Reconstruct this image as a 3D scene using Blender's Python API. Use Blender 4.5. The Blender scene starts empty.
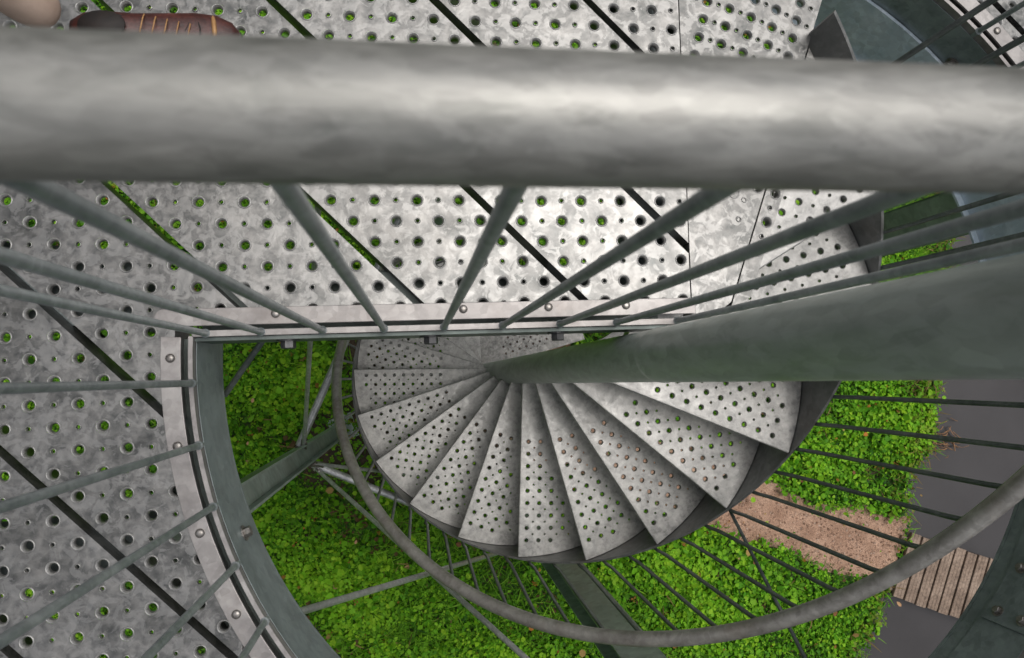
import bpy, math, random
import numpy as np
from mathutils import Vector, Matrix
from mathutils.geometry import delaunay_2d_cdt

random.seed(7)
rng = np.random.default_rng(11)
R = math.radians
C = bpy.context.scene.collection
sc = bpy.context.scene

# ------------------------------------------------------------------ measures (metres)
ZP = 3.807                     # top of the platform plates
COL_R = 0.045                  # central column radius
TR = 0.80                      # stair radius
DT = 17.578                    # degrees per tread
T0 = 180.67
Z0, RISE = 1.254, 0.2001       # tread k lies at Z0 + RISE*k
RC = Vector((0.12, 0.02))      # centre of the ring beam
CH_A = R(2.1)                  # direction of the straight platform edge
CE = Vector((math.cos(CH_A), math.sin(CH_A)))
CN = Vector((-CE.y, CE.x))
CO = Vector((0.0, 0.0655))

def ch(s, t):
    p = CO + CE * s + CN * t
    return (p.x, p.y)

def ring(r, deg):
    return (RC.x + r * math.cos(R(deg)), RC.y + r * math.sin(R(deg)))

def pol(r, deg):
    return (r * math.cos(R(deg)), r * math.sin(R(deg)))

# ------------------------------------------------------------------ materials
def new_mat(name):
    m = bpy.data.materials.new(name)
    m.use_nodes = True
    nt = m.node_tree
    b = nt.nodes['Principled BSDF']
    return m, nt, b

def N(nt, typ, **kw):
    n = nt.nodes.new(typ)
    for k, v in kw.items():
        if k in ('noise_dimensions', 'feature', 'data_type', 'blend_type', 'operation', 'attribute_name', 'distance', 'voronoi_dimensions'):
            setattr(n, k, v)
        else:
            n.inputs[k].default_value = v
    return n

def ramp(nt, src, stops):
    r = nt.nodes.new('ShaderNodeValToRGB')
    el = r.color_ramp.elements
    while len(el) < len(stops):
        el.new(0.5)
    for e, (p, c) in zip(el, stops):
        e.position = p
        e.color = (c[0], c[1], c[2], 1) if not isinstance(c, (int, float)) else (c, c, c, 1)
    nt.links.new(src, r.inputs['Fac'])
    return r.outputs['Color']

def mixc(nt, fac, a, b, blend='MIX'):
    m = nt.nodes.new('ShaderNodeMix')
    m.data_type = 'RGBA'
    m.blend_type = blend
    for sock, v in ((m.inputs[0], fac), (m.inputs[6], a), (m.inputs[7], b)):
        if isinstance(v, (int, float)):
            sock.default_value = v
        elif isinstance(v, tuple):
            sock.default_value = (v[0], v[1], v[2], 1)
        else:
            nt.links.new(v, sock)
    return m.outputs[2]

def coords(nt, scale=(1, 1, 1)):
    t = nt.nodes.new('ShaderNodeTexCoord')
    mp = nt.nodes.new('ShaderNodeMapping')
    mp.inputs['Scale'].default_value = scale
    nt.links.new(t.outputs['Object'], mp.inputs['Vector'])
    return mp.outputs['Vector']

def noise(nt, vec, scale, detail=4, rough=0.55, dist=0.0):
    n = N(nt, 'ShaderNodeTexNoise', Scale=scale, Detail=detail, Roughness=rough, Distortion=dist)
    nt.links.new(vec, n.inputs['Vector'])
    return n.outputs['Fac']

def galvanised(name, dark, mid, light, metal=0.6, rough=(0.32, 0.55), spangle=55, blotch=14, bump=0.12,
               stretch=(1, 1, 1), stain=None, contrast=0.5, patch=None, vary=.07):
    """zinc coated steel: crystalline spangle, pale blotches, faint dirt"""
    m, nt, b = new_mat(name)
    v0 = coords(nt, stretch)
    oi = nt.nodes.new('ShaderNodeObjectInfo')
    va = nt.nodes.new('ShaderNodeVectorMath'); va.operation = 'MULTIPLY_ADD'
    cx_ = nt.nodes.new('ShaderNodeCombineXYZ')
    nt.links.new(oi.outputs['Random'], cx_.inputs[0]); nt.links.new(oi.outputs['Random'], cx_.inputs[2])
    nt.links.new(cx_.outputs[0], va.inputs[0]); va.inputs[1].default_value = (37, 11, 53); nt.links.new(v0, va.inputs[2])
    v = va.outputs[0]
    n1 = noise(nt, v, blotch, 6, 0.62, 0.8)
    n2 = noise(nt, v, blotch * 4.5, 4, 0.6, 0.4)
    vor = N(nt, 'ShaderNodeTexVoronoi', Scale=spangle)
    nt.links.new(v, vor.inputs['Vector'])
    bw = nt.nodes.new('ShaderNodeRGBToBW')
    nt.links.new(vor.outputs['Color'], bw.inputs['Color'])
    c1 = ramp(nt, n1, [(0.5 - contrast * .33, dark), (0.5, mid), (0.5 + contrast * .25, light)])
    c2 = ramp(nt, n2, [(0.35, dark), (0.6, light)])
    col = mixc(nt, 0.35, c1, c2)
    sp = ramp(nt, bw.outputs['Val'], [(0.1, 0.86), (0.9, 1.1)])
    col = mixc(nt, 1.0, col, sp, 'MULTIPLY')
    col = mixc(nt, 1.0, col, ramp(nt, oi.outputs['Random'], [(0, 1 - vary), (1, 1 + vary)]), 'MULTIPLY')
    if patch:
        n4 = noise(nt, v, patch[0], 5, .66, .7)
        col = mixc(nt, ramp(nt, n4, [(.50, 0.0), (.545, patch[2])]), col, patch[1])
    if stain:
        n3 = noise(nt, v, 3.2, 6, 0.7)
        f = ramp(nt, n3, [(0.52, 0.0), (0.72, 0.55)])
        col = mixc(nt, f, col, stain)
    nt.links.new(col, b.inputs['Base Color'])
    rr = ramp(nt, n2, [(0.3, rough[0]), (0.7, rough[1])])
    nt.links.new(rr, b.inputs['Roughness'])
    b.inputs['Metallic'].default_value = metal
    bp = N(nt, 'ShaderNodeBump', Strength=bump, Distance=0.004)
    nt.links.new(n2, bp.inputs['Height'])
    nt.links.new(bp.outputs['Normal'], b.inputs['Normal'])
    return m

M = {}
M['plate'] = galvanised('zinc_plate', (.085, .088, .086), (.165, .164, .159), (.28, .273, .262), metal=.76, rough=(.29, .46), blotch=14, spangle=42, bump=.14, contrast=.46, patch=(34, (.32, .315, .305), .5), stain=(.10, .096, .088), vary=.10)
M['tread'] = galvanised('zinc_tread', (.21, .21, .205), (.355, .35, .337), (.52, .51, .49), metal=.50, rough=(.34, .56), blotch=14, spangle=60, bump=.16, vary=.10, patch=(46, (.47, .46, .445), .45), stain=(.30, .28, .26))
M['rim'] = galvanised('hole_rim_shading', (.20, .20, .195), (.31, .305, .295), (.42, .415, .40), metal=.6, rough=(.28, .42), blotch=30, spangle=150, bump=.05)  # shine and shade of the rings round the holes put into the colour
M['flat'] = galvanised('zinc_flat_bar', (.22, .205, .20), (.31, .29, .28), (.40, .38, .365), metal=.45, rough=(.34, .5), blotch=7, spangle=70, bump=.05, stain=(.20, .165, .145))
M['bar'] = galvanised('zinc_round_bar', (.21, .245, .25), (.32, .355, .36), (.43, .46, .465), metal=.45, rough=(.36, .52), blotch=10, spangle=110, bump=.05)
M['stairbar'] = galvanised('weathered_round_bar', (.10, .12, .12), (.16, .18, .18), (.22, .24, .235), metal=.5, rough=(.4, .55), blotch=10, spangle=110, bump=.05)
M['rail'] = galvanised('zinc_handrail', (.175, .18, .165), (.29, .287, .268), (.43, .42, .395), metal=.50, rough=(.38, .54), blotch=15, spangle=190, bump=.14, stretch=(.34, 1, 1), contrast=1.0, patch=(64, (.45, .44, .415), .28), stain=(.19, .18, .155))
M['stairrail'] = galvanised('weathered_handrail', (.25, .235, .215), (.38, .36, .335), (.50, .48, .45), metal=.5, rough=(.32, .46), blotch=7, spangle=80, bump=.06, stain=(.26, .20, .15))
M['column'] = galvanised('zinc_column', (.31, .355, .315), (.41, .46, .415), (.51, .56, .515), metal=.30, rough=(.30, .46), blotch=7, spangle=60, bump=.10, stretch=(1, 1, .4), patch=(34, (.52, .57, .54), .35))
M['beam'] = galvanised('zinc_ring_beam', (.165, .20, .20), (.225, .265, .268), (.30, .345, .35), metal=.30, rough=(.36, .54), blotch=7, spangle=60, bump=.12, patch=(30, (.28, .325, .33), .35))
M['darkbeam'] = galvanised('dark_edge_beam', (.07, .09, .085), (.11, .135, .125), (.16, .185, .175), metal=.4, rough=(.4, .55), blotch=6, spangle=50, bump=.08)
M['litbeam'] = galvanised('zinc_beam_blue_reflection', (.48, .58, .66), (.62, .72, .79), (.74, .82, .88), metal=.05, rough=(.36, .54), blotch=9, spangle=60, bump=.12, patch=(30, (.56, .64, .70), .35))  # paler copy of the beam zinc, its blue reflection put into the colour
M['stringer'] = galvanised('zinc_stringer', (.16, .165, .16), (.22, .225, .22), (.30, .30, .29), metal=.45, rough=(.4, .55), blotch=5, spangle=50, bump=.08, stain=(.15, .12, .10))
M['post'] = galvanised('zinc_post', (.32, .40, .37), (.44, .53, .49), (.54, .62, .58), metal=.25, rough=(.36, .54), blotch=5, spangle=40, bump=.08, stain=(.28, .28, .24))
M['rod'] = galvanised('bright_rod', (.42, .43, .43), (.56, .57, .57), (.68, .68, .68), metal=.6, rough=(.3, .42), blotch=12, spangle=90, bump=.03)
M['bolt'] = galvanised('zinc_bolt', (.17, .15, .135), (.26, .24, .22), (.38, .36, .34), metal=.8, rough=(.3, .45), blotch=40, spangle=200, bump=.05)
M['nut'] = galvanised('dark_bolt', (.045, .045, .05), (.07, .07, .075), (.10, .10, .10), metal=.5, rough=(.35, .5), blotch=40, spangle=200, bump=.05)

def simple(name, stops, scale, rough=.8, detail=6, bump=.4, dist=.01, stretch=(1, 1, 1), fine=0):
    m, nt, b = new_mat(name)
    v = coords(nt, stretch)
    n = noise(nt, v, scale, detail, .65)
    col = ramp(nt, n, stops)
    if fine:
        n2 = noise(nt, v, fine, 3, .6)
        col = mixc(nt, 1.0, col, ramp(nt, n2, [(.3, .62), (.7, 1.3)]), 'MULTIPLY')
    else:
        n2 = n
    nt.links.new(col, b.inputs['Base Color'])
    b.inputs['Roughness'].default_value = rough
    bp = N(nt, 'ShaderNodeBump', Strength=bump, Distance=dist)
    nt.links.new(n2, bp.inputs['Height'])
    nt.links.new(bp.outputs['Normal'], b.inputs['Normal'])
    return m

M['soil'] = simple('soil', [(.3, (.030, .024, .014)), (.5, (.055, .040, .024)), (.7, (.11, .075, .05))], 9, .95, fine=70)
M['gravel'] = simple('gravel_path', [(.3, (.28, .165, .11)), (.5, (.40, .25, .175)), (.72, (.52, .345, .25))], 5, .95, fine=120, bump=.7, dist=.012)
M['wood'] = simple('weathered_board', [(.3, (.15, .105, .078)), (.5, (.24, .175, .132)), (.7, (.33, .25, .195))], 6, .8, stretch=(1, 1, 1), fine=60, bump=.4, dist=.004)
M['twig'] = simple('dry_twig', [(.3, (.10, .055, .03)), (.7, (.34, .19, .10))], 20, .9)
M['leather'] = simple('brown_leather', [(.3, (.030, .010, .008)), (.55, (.075, .021, .016)), (.75, (.14, .045, .034))], 24, .42, bump=.15, dist=.003, fine=160)
M['dark_leather'] = simple('dark_leather', [(.3, (.006, .005, .005)), (.7, (.022, .015, .012))], 30, .7, bump=.2, dist=.002)
M['strap'] = simple('tan_leather_trim', [(.3, (.26, .13, .05)), (.7, (.42, .24, .10))], 40, .5, bump=.1, dist=.002)
M['cloth'] = simple('beige_cotton', [(.3, (.44, .31, .24)), (.7, (.62, .47, .38))], 9, .9, bump=.25, dist=.004)
M['jacket'] = simple('grey_jacket', [(.3, (.09, .10, .11)), (.7, (.16, .17, .18))], 12, .9)
M['skin'] = simple('skin', [(.3, (.50, .29, .21)), (.7, (.58, .36, .27))], 10, .55, bump=.1)
M['hair'] = simple('brown_hair', [(.3, (.03, .018, .01)), (.7, (.09, .055, .03))], 60, .6, stretch=(1, 1, .2))

def leaf_mat(name, transl=.35, rough=.5):
    m, nt, b = new_mat(name)
    a = N(nt, 'ShaderNodeAttribute', attribute_name='tint')
    nt.links.new(a.outputs['Color'], b.inputs['Base Color'])
    b.inputs['Roughness'].default_value = rough
    b.inputs['Specular IOR Level'].default_value = .22
    tr = nt.nodes.new('ShaderNodeBsdfTranslucent')
    nt.links.new(a.outputs['Color'], tr.inputs['Color'])
    mx = nt.nodes.new('ShaderNodeMixShader')
    mx.inputs[0].default_value = transl
    out = nt.nodes['Material Output']
    nt.links.new(b.outputs[0], mx.inputs[1])
    nt.links.new(tr.outputs[0], mx.inputs[2])
    nt.links.new(mx.outputs[0], out.inputs['Surface'])
    return m
M['leaf'] = leaf_mat('leaf', .35, .6)
M['dryleaf'] = leaf_mat('dry_leaf', .15, .7)

def water_mat():
    m, nt, b = new_mat('murky_water')
    v = coords(nt)
    n = noise(nt, v, 1.3, 4, .6)
    nt.links.new(ramp(nt, n, [(.3, (.034, .031, .031)), (.7, (.050, .046, .047))]), b.inputs['Base Color'])
    b.inputs['Roughness'].default_value = .12
    n2 = noise(nt, v, 3.0, 2, .5)
    bp = N(nt, 'ShaderNodeBump', Strength=.03, Distance=.02)
    nt.links.new(n2, bp.inputs['Height'])
    nt.links.new(bp.outputs['Normal'], b.inputs['Normal'])
    return m
M['water'] = water_mat()

def ground_mat():
    m, nt, b = new_mat('grassy_ground')
    v = coords(nt)
    n = noise(nt, v, 2.2, 6, .65)
    n2 = noise(nt, v, 26, 5, .7)
    g = ramp(nt, n2, [(.3, (.014, .030, .006)), (.5, (.035, .085, .012)), (.7, (.075, .16, .02))])
    s = ramp(nt, n2, [(.3, (.030, .024, .014)), (.7, (.095, .068, .045))])
    f = ramp(nt, n, [(.52, 0.0), (.62, 1.0)])
    nt.links.new(mixc(nt, f, g, s), b.inputs['Base Color'])
    b.inputs['Roughness'].default_value = .95
    bp = N(nt, 'ShaderNodeBump', Strength=.8, Distance=.02)
    nt.links.new(n2, bp.inputs['Height'])
    nt.links.new(bp.outputs['Normal'], b.inputs['Normal'])
    return m
M['ground'] = ground_mat()

# ------------------------------------------------------------------ mesh helpers
class MB:
    def __init__(self):
        self.v, self.f, self.smooth, self.mi = [], [], [], []
    def add(self, vs, fs, smooth=False, mi=0):
        o = len(self.v)
        self.v += [tuple(p) for p in vs]
        self.f += [tuple(i + o for i in f) for f in fs]
        self.smooth += [smooth] * len(fs)
        self.mi += [mi] * len(fs)
    def box(self, c, ax, ay, az):
        """box from centre and three half-axis vectors"""
        c, ax, ay, az = map(Vector, (c, ax, ay, az))
        vs = [c + ax * i + ay * j + az * k for i in (-1, 1) for j in (-1, 1) for k in (-1, 1)]
        fs = [(0, 1, 3, 2), (4, 6, 7, 5), (0, 4, 5, 1), (2, 3, 7, 6), (0, 2, 6, 4), (1, 5, 7, 3)]
        self.add(vs, fs)
    def tube(self, pts, r, seg=16, caps=True, closed=False):
        pts = [Vector(p) for p in pts]
        n = len(pts)
        rs = r if isinstance(r, (list, tuple)) else [r] * n
        rings, up = [], None
        for i, p in enumerate(pts):
            a = pts[i - 1] if i > 0 else p
            b = pts[i + 1] if i < n - 1 else p
            d = (b - a).normalized()
            if up is None:
                up = Vector((0, 0, 1)) if abs(d.z) < .9 else Vector((1, 0, 0))
            x = d.cross(up).normalized()
            y = x.cross(d).normalized()
            up = y
            rings.append([p + (x * math.cos(2 * math.pi * k / seg) + y * math.sin(2 * math.pi * k / seg)) * rs[i] for k in range(seg)])
        vs = [v for rg in rings for v in rg]
        fs = []
        for i in range(n - 1):
            for k in range(seg):
                k2 = (k + 1) % seg
                fs.append((i * seg + k, i * seg + k2, (i + 1) * seg + k2, (i + 1) * seg + k))
        self.add(vs, fs, True)
        if caps:
            self.add(rings[0], [tuple(range(seg))])
            self.add(rings[-1], [tuple(reversed(range(seg)))])
    def prism(self, poly, z0, z1):
        n = len(poly)
        vs = [(x, y, z0) for x, y in poly] + [(x, y, z1) for x, y in poly]
        fs = [tuple(reversed(range(n))), tuple(range(n, 2 * n))]
        fs += [(i, (i + 1) % n, n + (i + 1) % n, n + i) for i in range(n)]
        self.add(vs, fs)
    def band(self, cen, r0, r1, a0, a1, z0, z1, step=2.0, smooth=False):
        """curved bar with rectangular section"""
        n = max(2, int(abs(a1 - a0) / step) + 1)
        vs = []
        for i in range(n + 1):
            a = R(a0 + (a1 - a0) * i / n)
            c, s = math.cos(a), math.sin(a)
            for r, z in ((r0, z0), (r1, z0), (r1, z1), (r0, z1)):
                vs.append((cen[0] + r * c, cen[1] + r * s, z))
        fs = []
        for i in range(n):
            for k in range(4):
                k2 = (k + 1) % 4
                fs.append((i * 4 + k, i * 4 + k2, i * 4 + 4 + k2, i * 4 + 4 + k))
        fs += [(3, 2, 1, 0), tuple(n * 4 + k for k in range(4))]
        self.add(vs, fs, smooth)
    def build(self, name, mat, parent=None, bevel=0.0):
        me = bpy.data.meshes.new(name)
        me.from_pydata(self.v, [], self.f)
        me.polygons.foreach_set('use_smooth', self.smooth)
        me.materials.append(mat)
        if any(self.mi):
            me.materials.append(M['rim'])
            me.polygons.foreach_set('material_index', self.mi)
        me.update()
        o = bpy.data.objects.new(name, me)
        C.objects.link(o)
        if parent is not None:
            o.parent = parent
            o.matrix_parent_inverse = parent.matrix_world.inverted() if False else Matrix.Translation(-Vector(parent.location))
        if bevel:
            md = o.modifiers.new('edge', 'BEVEL')
            md.width = bevel
            md.segments = 2
            md.limit_method = 'ANGLE'
        return o

def tag(o, label=None, cat=None, group=None, kind=None):
    if label: o['label'] = label
    if cat: o['category'] = cat
    if group: o['group'] = group
    if kind: o['kind'] = kind
    return o

def empty(name, loc, label, cat, group=None):
    o = bpy.data.objects.new(name, None)
    o.empty_display_size = .1
    C.objects.link(o)
    o.location = loc
    return tag(o, label, cat, group)

def pip(p, poly):
    x, y = p
    c = False
    j = len(poly) - 1
    for i in range(len(poly)):
        xi, yi = poly[i]; xj, yj = poly[j]
        if (yi > y) != (yj > y) and x < (xj - xi) * (y - yi) / (yj - yi) + xi:
            c = not c
        j = i
    return c

BIG, SMALL = (.0130, .0080), (.0062, .0042)
def perforated(mb, loops, inside, holes, z, flange=.035, seg=12, thick=.004, hole_drop=.0042, split=False, hs_=1.0):
    """sheet with punched holes: big ones are drawn down like funnels, small ones pushed up;
    every outer border gets a folded flange"""
    vs, es, own = [], [], []
    for lp in loops:
        o = len(vs); n = len(lp)
        vs += [Vector(p) for p in lp]; own += [-1] * n
        es += [(o + i, o + (i + 1) % n) for i in range(n)]
    for h, (x, y, big) in enumerate(holes):
        r1 = (BIG[0] if big else SMALL[0]) * hs_
        sg = seg if big else max(8, seg - 4)
        o = len(vs)
        ph = random.random()
        vs += [Vector((x + r1 * math.cos(2 * math.pi * (k + ph) / sg), y + r1 * math.sin(2 * math.pi * (k + ph) / sg))) for k in range(sg)]
        own += [h] * sg
        es += [(o + k, o + (k + 1) % sg) for k in range(sg)]
    ov, oe, of, orig, _, _ = delaunay_2d_cdt(vs, es, [], 0, 1e-6)
    hid = [own[q[0]] if len(q) == 1 else (own[q[0]] if q else -1) for q in orig]
    keep = []
    for f in of:
        hs = {hid[i] for i in f}
        if len(hs) == 1 and -1 not in hs:
            continue
        c = sum((ov[i] for i in f), Vector((0, 0))) / len(f)
        if inside((c.x, c.y)):
            keep.append(tuple(f))
    if split:                                              # one mesh per separate piece of sheet
        par = {}
        def find(i):
            while par[i] != i:
                par[i] = par[par[i]]; i = par[i]
            return i
        for f in keep:
            for i in f: par.setdefault(i, i)
            for i in f[1:]: par[find(i)] = find(f[0])
        roots = {}
        for f in keep: roots.setdefault(find(f[0]), []).append(f)
        out = []
        for rt_, fl in roots.items():
            m_ = MB()
            hh_ = {hid[i] for f in fl for i in f if hid[i] >= 0}
            finish(m_, fl, ov, hid, [(h, holes[h]) for h in sorted(hh_)], z, flange, hole_drop, hs_)
            area = sum(abs((ov[f[1]] - ov[f[0]]).cross(ov[f[2]] - ov[f[0]])) / 2 for f in fl)
            if area > .0015: out.append(m_)
        return out
    finish(mb, keep, ov, hid, list(enumerate(holes)), z, flange, hole_drop, hs_)

def finish(mb, keep, ov, hid, holes, z, flange, hole_drop, hs_=1.0):
    used = sorted({i for f in keep for i in f})
    ix = {i: k for k, i in enumerate(used)}
    top = [(ov[i].x, ov[i].y, z) for i in used]
    fs = []
    edge = {}
    for f in keep:
        a, b, c = [ov[i] for i in f[:3]]
        if (b - a).cross(c - a) < 0:
            f = tuple(reversed(f))
        fs.append(tuple(ix[i] for i in f))
        for i in range(len(f)):
            e = (f[i], f[(i + 1) % len(f)])
            edge[e] = edge.get((e[1], e[0]), 0)
    border = [e for e in edge if (e[1], e[0]) not in edge]
    mb.add(top, fs)
    for a, b in border:
        if hid[a] >= 0 and hid[a] == hid[b]:
            continue
        A, B = ov[a], ov[b]
        mb.add([(A.x, A.y, z), (B.x, B.y, z), (B.x, B.y, z - flange), (A.x, A.y, z - flange)], [(0, 3, 2, 1)])
    for h, (x, y, big) in holes:
        r1, r0 = BIG if big else SMALL
        r1 *= hs_; r0 *= hs_ ** .5
        dz = -hole_drop if big else .0022
        sg = 14 if big else 10
        prof = ([(r1, z - .0004), (r1 * .92, z + .0016), (r1 * .84, z + .0012), (r0 * 1.05, z + dz * .7), (r0, z + dz), (r0, z + dz - .006)] if big else
                [(r1, z - .0004), (r1 * .85, z + .0014), (r0 * 1.05, z + dz), (r0, z + dz - .0005), (r0, z - .006)])
        vv = []
        for r, zz in prof:
            vv += [(x + r * math.cos(2 * math.pi * k / sg), y + r * math.sin(2 * math.pi * k / sg), zz) for k in range(sg)]
        ff = []
        for i in range(len(prof) - 1):
            for k in range(sg):
                k2 = (k + 1) % sg
                ff.append((i * sg + k, i * sg + k2, (i + 1) * sg + k2, (i + 1) * sg + k))
        mb.add(vv, ff, True, 1)

def hexbolt(mb, p, axis, r=.009, h=.007, washer=True):
    p, ax = Vector(p), Vector(axis).normalized()
    u = ax.orthogonal().normalized(); w = ax.cross(u)
    def ringv(rad, d, n):
        return [p + ax * d + (u * math.cos(2 * math.pi * k / n) + w * math.sin(2 * math.pi * k / n)) * rad for k in range(n)]
    def stack(prof, n, smooth):
        vs = [q for rad, d in prof for q in ringv(rad, d, n)]
        fs = [(i * n + k, i * n + (k + 1) % n, (i + 1) * n + (k + 1) % n, (i + 1) * n + k) for i in range(len(prof) - 1) for k in range(n)]
        fs.append(tuple((len(prof) - 1) * n + k for k in range(n)))
        mb.add(vs, fs, smooth)
    if washer:
        stack([(r * 1.5, -.001), (r * 1.5, .0015), (r * 1.0, .0016)], 18, False)
    stack([(r, .0015), (r, h), (r * .86, h + .0015)], 6, False)

def dome(mb, p, r=.0085, h=.005):
    n = 14
    prof = [(r * 1.0, 0), (r * .98, h * .45), (r * .7, h * .85), (r * .3, h)]
    vs = [(p[0] + a * math.cos(2 * math.pi * k / n), p[1] + a * math.sin(2 * math.pi * k / n), p[2] + d) for a, d in prof for k in range(n)]
    fs = [(i * n + k, i * n + (k + 1) % n, (i + 1) * n + (k + 1) % n, (i + 1) * n + k) for i in range(3) for k in range(n)]
    fs.append(tuple(3 * n + k for k in range(n)))
    mb.add(vs, fs, True)

# ------------------------------------------------------------------ ground, water, path
SHIFT = -.085
shore = [(2.2, -60), (2.35, -6.0), (2.62, -4.0), (2.78, -3.1), (3.0, -2.30), (3.13, -2.13), (3.22, -1.95), (3.28, -1.8), (3.40, -1.55), (3.48, -1.30),
         (3.55, -1.13), (3.60, -.85), (3.74, -.66), (3.80, -.4), (3.87, -.1), (3.93, .3), (4.05, .9), (4.1, 1.8), (4.3, 4), (4.6, 8), (5.5, 60)]
shore = [(x + (SHIFT if abs(y) < 5 and y > -1.2 else SHIFT * .4 if abs(y) < 5 else 0), y) for x, y in shore]
def lerp_shore(y):
    for (x0, y0), (x1, y1) in zip(shore, shore[1:]):
        if y0 <= y <= y1:
            return x0 + (x1 - x0) * (y - y0) / (y1 - y0)
    return shore[-1][0] if y > 0 else shore[0][0]
mb = MB()
left = [(-80, -80), (2.2, -80)] + shore + [(5.5, 80), (-80, 80)]
ov, _, of, *_r = delaunay_2d_cdt([Vector(p) for p in left], [(i, (i + 1) % len(left)) for i in range(len(left))], [], 1, 1e-6)
mb.add([(p.x, p.y, 0) for p in ov], [tuple(f) for f in of])
far = [(x + 2.3, y) for x, y in shore]
right = [(80, -80), (80, 80), (7.8, 80)] + far[::-1] + [(4.5, -80)]
ov, _, of, *_r = delaunay_2d_cdt([Vector(p) for p in right], [(i, (i + 1) % len(right)) for i in range(len(right))], [], 1, 1e-6)
mb.add([(p.x, p.y, 0) for p in ov], [tuple(f) for f in of])
for sh in (shore, far):                                   # banks
    for (x0, y0), (x1, y1) in zip(sh, sh[1:]):
        mb.add([(x0, y0, 0), (x1, y1, 0), (x1, y1, -.4), (x0, y0, -.4)], [(0, 1, 2, 3)])
tag(mb.build('ground', M['ground']), kind='structure')
mb = MB(); mb.add([(1, -80, -.06), (9, -80, -.06), (9, 80, -.06), (1, 80, -.06)], [(0, 1, 2, 3)])
tag(mb.build('water', M['water']), kind='structure')

def wob(p, a, s):
    return (p[0] + a * math.sin(p[1] * 9.1 * s + 1.3) + a * .6 * math.sin(p[0] * 23 * s), p[1] + a * math.sin(p[0] * 8.3 * s + .4) + a * .6 * math.sin(p[1] * 21 * s))
def dense(poly, step=.05):
    out = []
    for i in range(len(poly)):
        a, b = Vector(poly[i]), Vector(poly[(i + 1) % len(poly)])
        n = max(1, int((b - a).length / step))
        out += [tuple(a + (b - a) * k / n) for k in range(n)]
    return out
path_poly = dense([(3.52, -1.18), (3.08, -1.10), (2.60, -.99), (2.32, -.86), (1.85, -.66), (1.2, -.38), (.75, .1), (.7, .32), (-.2, .32), (-.3, -.1), (.2, -.6),
                   (.95, -.86), (1.70, -1.16), (2.0, -1.30), (2.55, -1.49), (2.95, -1.60), (3.24, -1.74), (3.33, -1.66), (3.42, -1.45), (3.49, -1.25)])
path_poly = [wob(p, .022, 1) if p[0] < 3.2 else p for p in path_poly]
mb = MB(); ov, _, of, *_r = delaunay_2d_cdt([Vector(p) for p in path_poly], [(i, (i + 1) % len(path_poly)) for i in range(len(path_poly))], [], 1, 1e-6)
mb.add([(p.x, p.y, .004) for p in ov], [tuple(f) for f in of])
tag(mb.build('path', M['gravel']), kind='structure')
soil_poly = [wob(pol(1 + .16 * math.sin(t * 3) , 0), 0, 1) for t in (0,)]
def blob(cx, cy, rx, ry, n=40, seed=0):
    r_ = random.Random(seed); ph = [r_.random() * 6.3 for _ in range(4)]
    out = []
    for i in range(n):
        a = 2 * math.pi * i / n
        k = 1 + .16 * math.sin(2 * a + ph[0]) + .12 * math.sin(3 * a + ph[1]) + .07 * math.sin(7 * a + ph[2])
        out.append((cx + rx * k * math.cos(a), cy + ry * k * math.sin(a)))
    return out
soil_blobs = [blob(-.93, -.52, .34, .42, seed=3), blob(-.75, .15, .25, .4, seed=4), blob(-.1, -.3, .5, .4, seed=5)]
mb = MB()
for i, p in enumerate(soil_blobs):
    mb.add([(x, y, .003 + .0006 * i) for x, y in p], [tuple(range(len(p)))])
tag(mb.build('bare_soil_ground', M['soil']), kind='structure')

# ------------------------------------------------------------------ ground cover (leaves, grass)
def smooth_noise(x, y, s, seed):
    r_ = np.random.default_rng(seed)
    v = np.zeros_like(x)
    for f, a in ((1, 1), (2.1, .6), (4.3, .4)):
        for _ in range(4):
            th = r_.random() * 6.283; ph = r_.random() * 6.283
            k = s * f * (.7 + .6 * r_.random())
            v += a * np.sin((x * np.cos(th) + y * np.sin(th)) * k + ph)
    return v / 4.0

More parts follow.
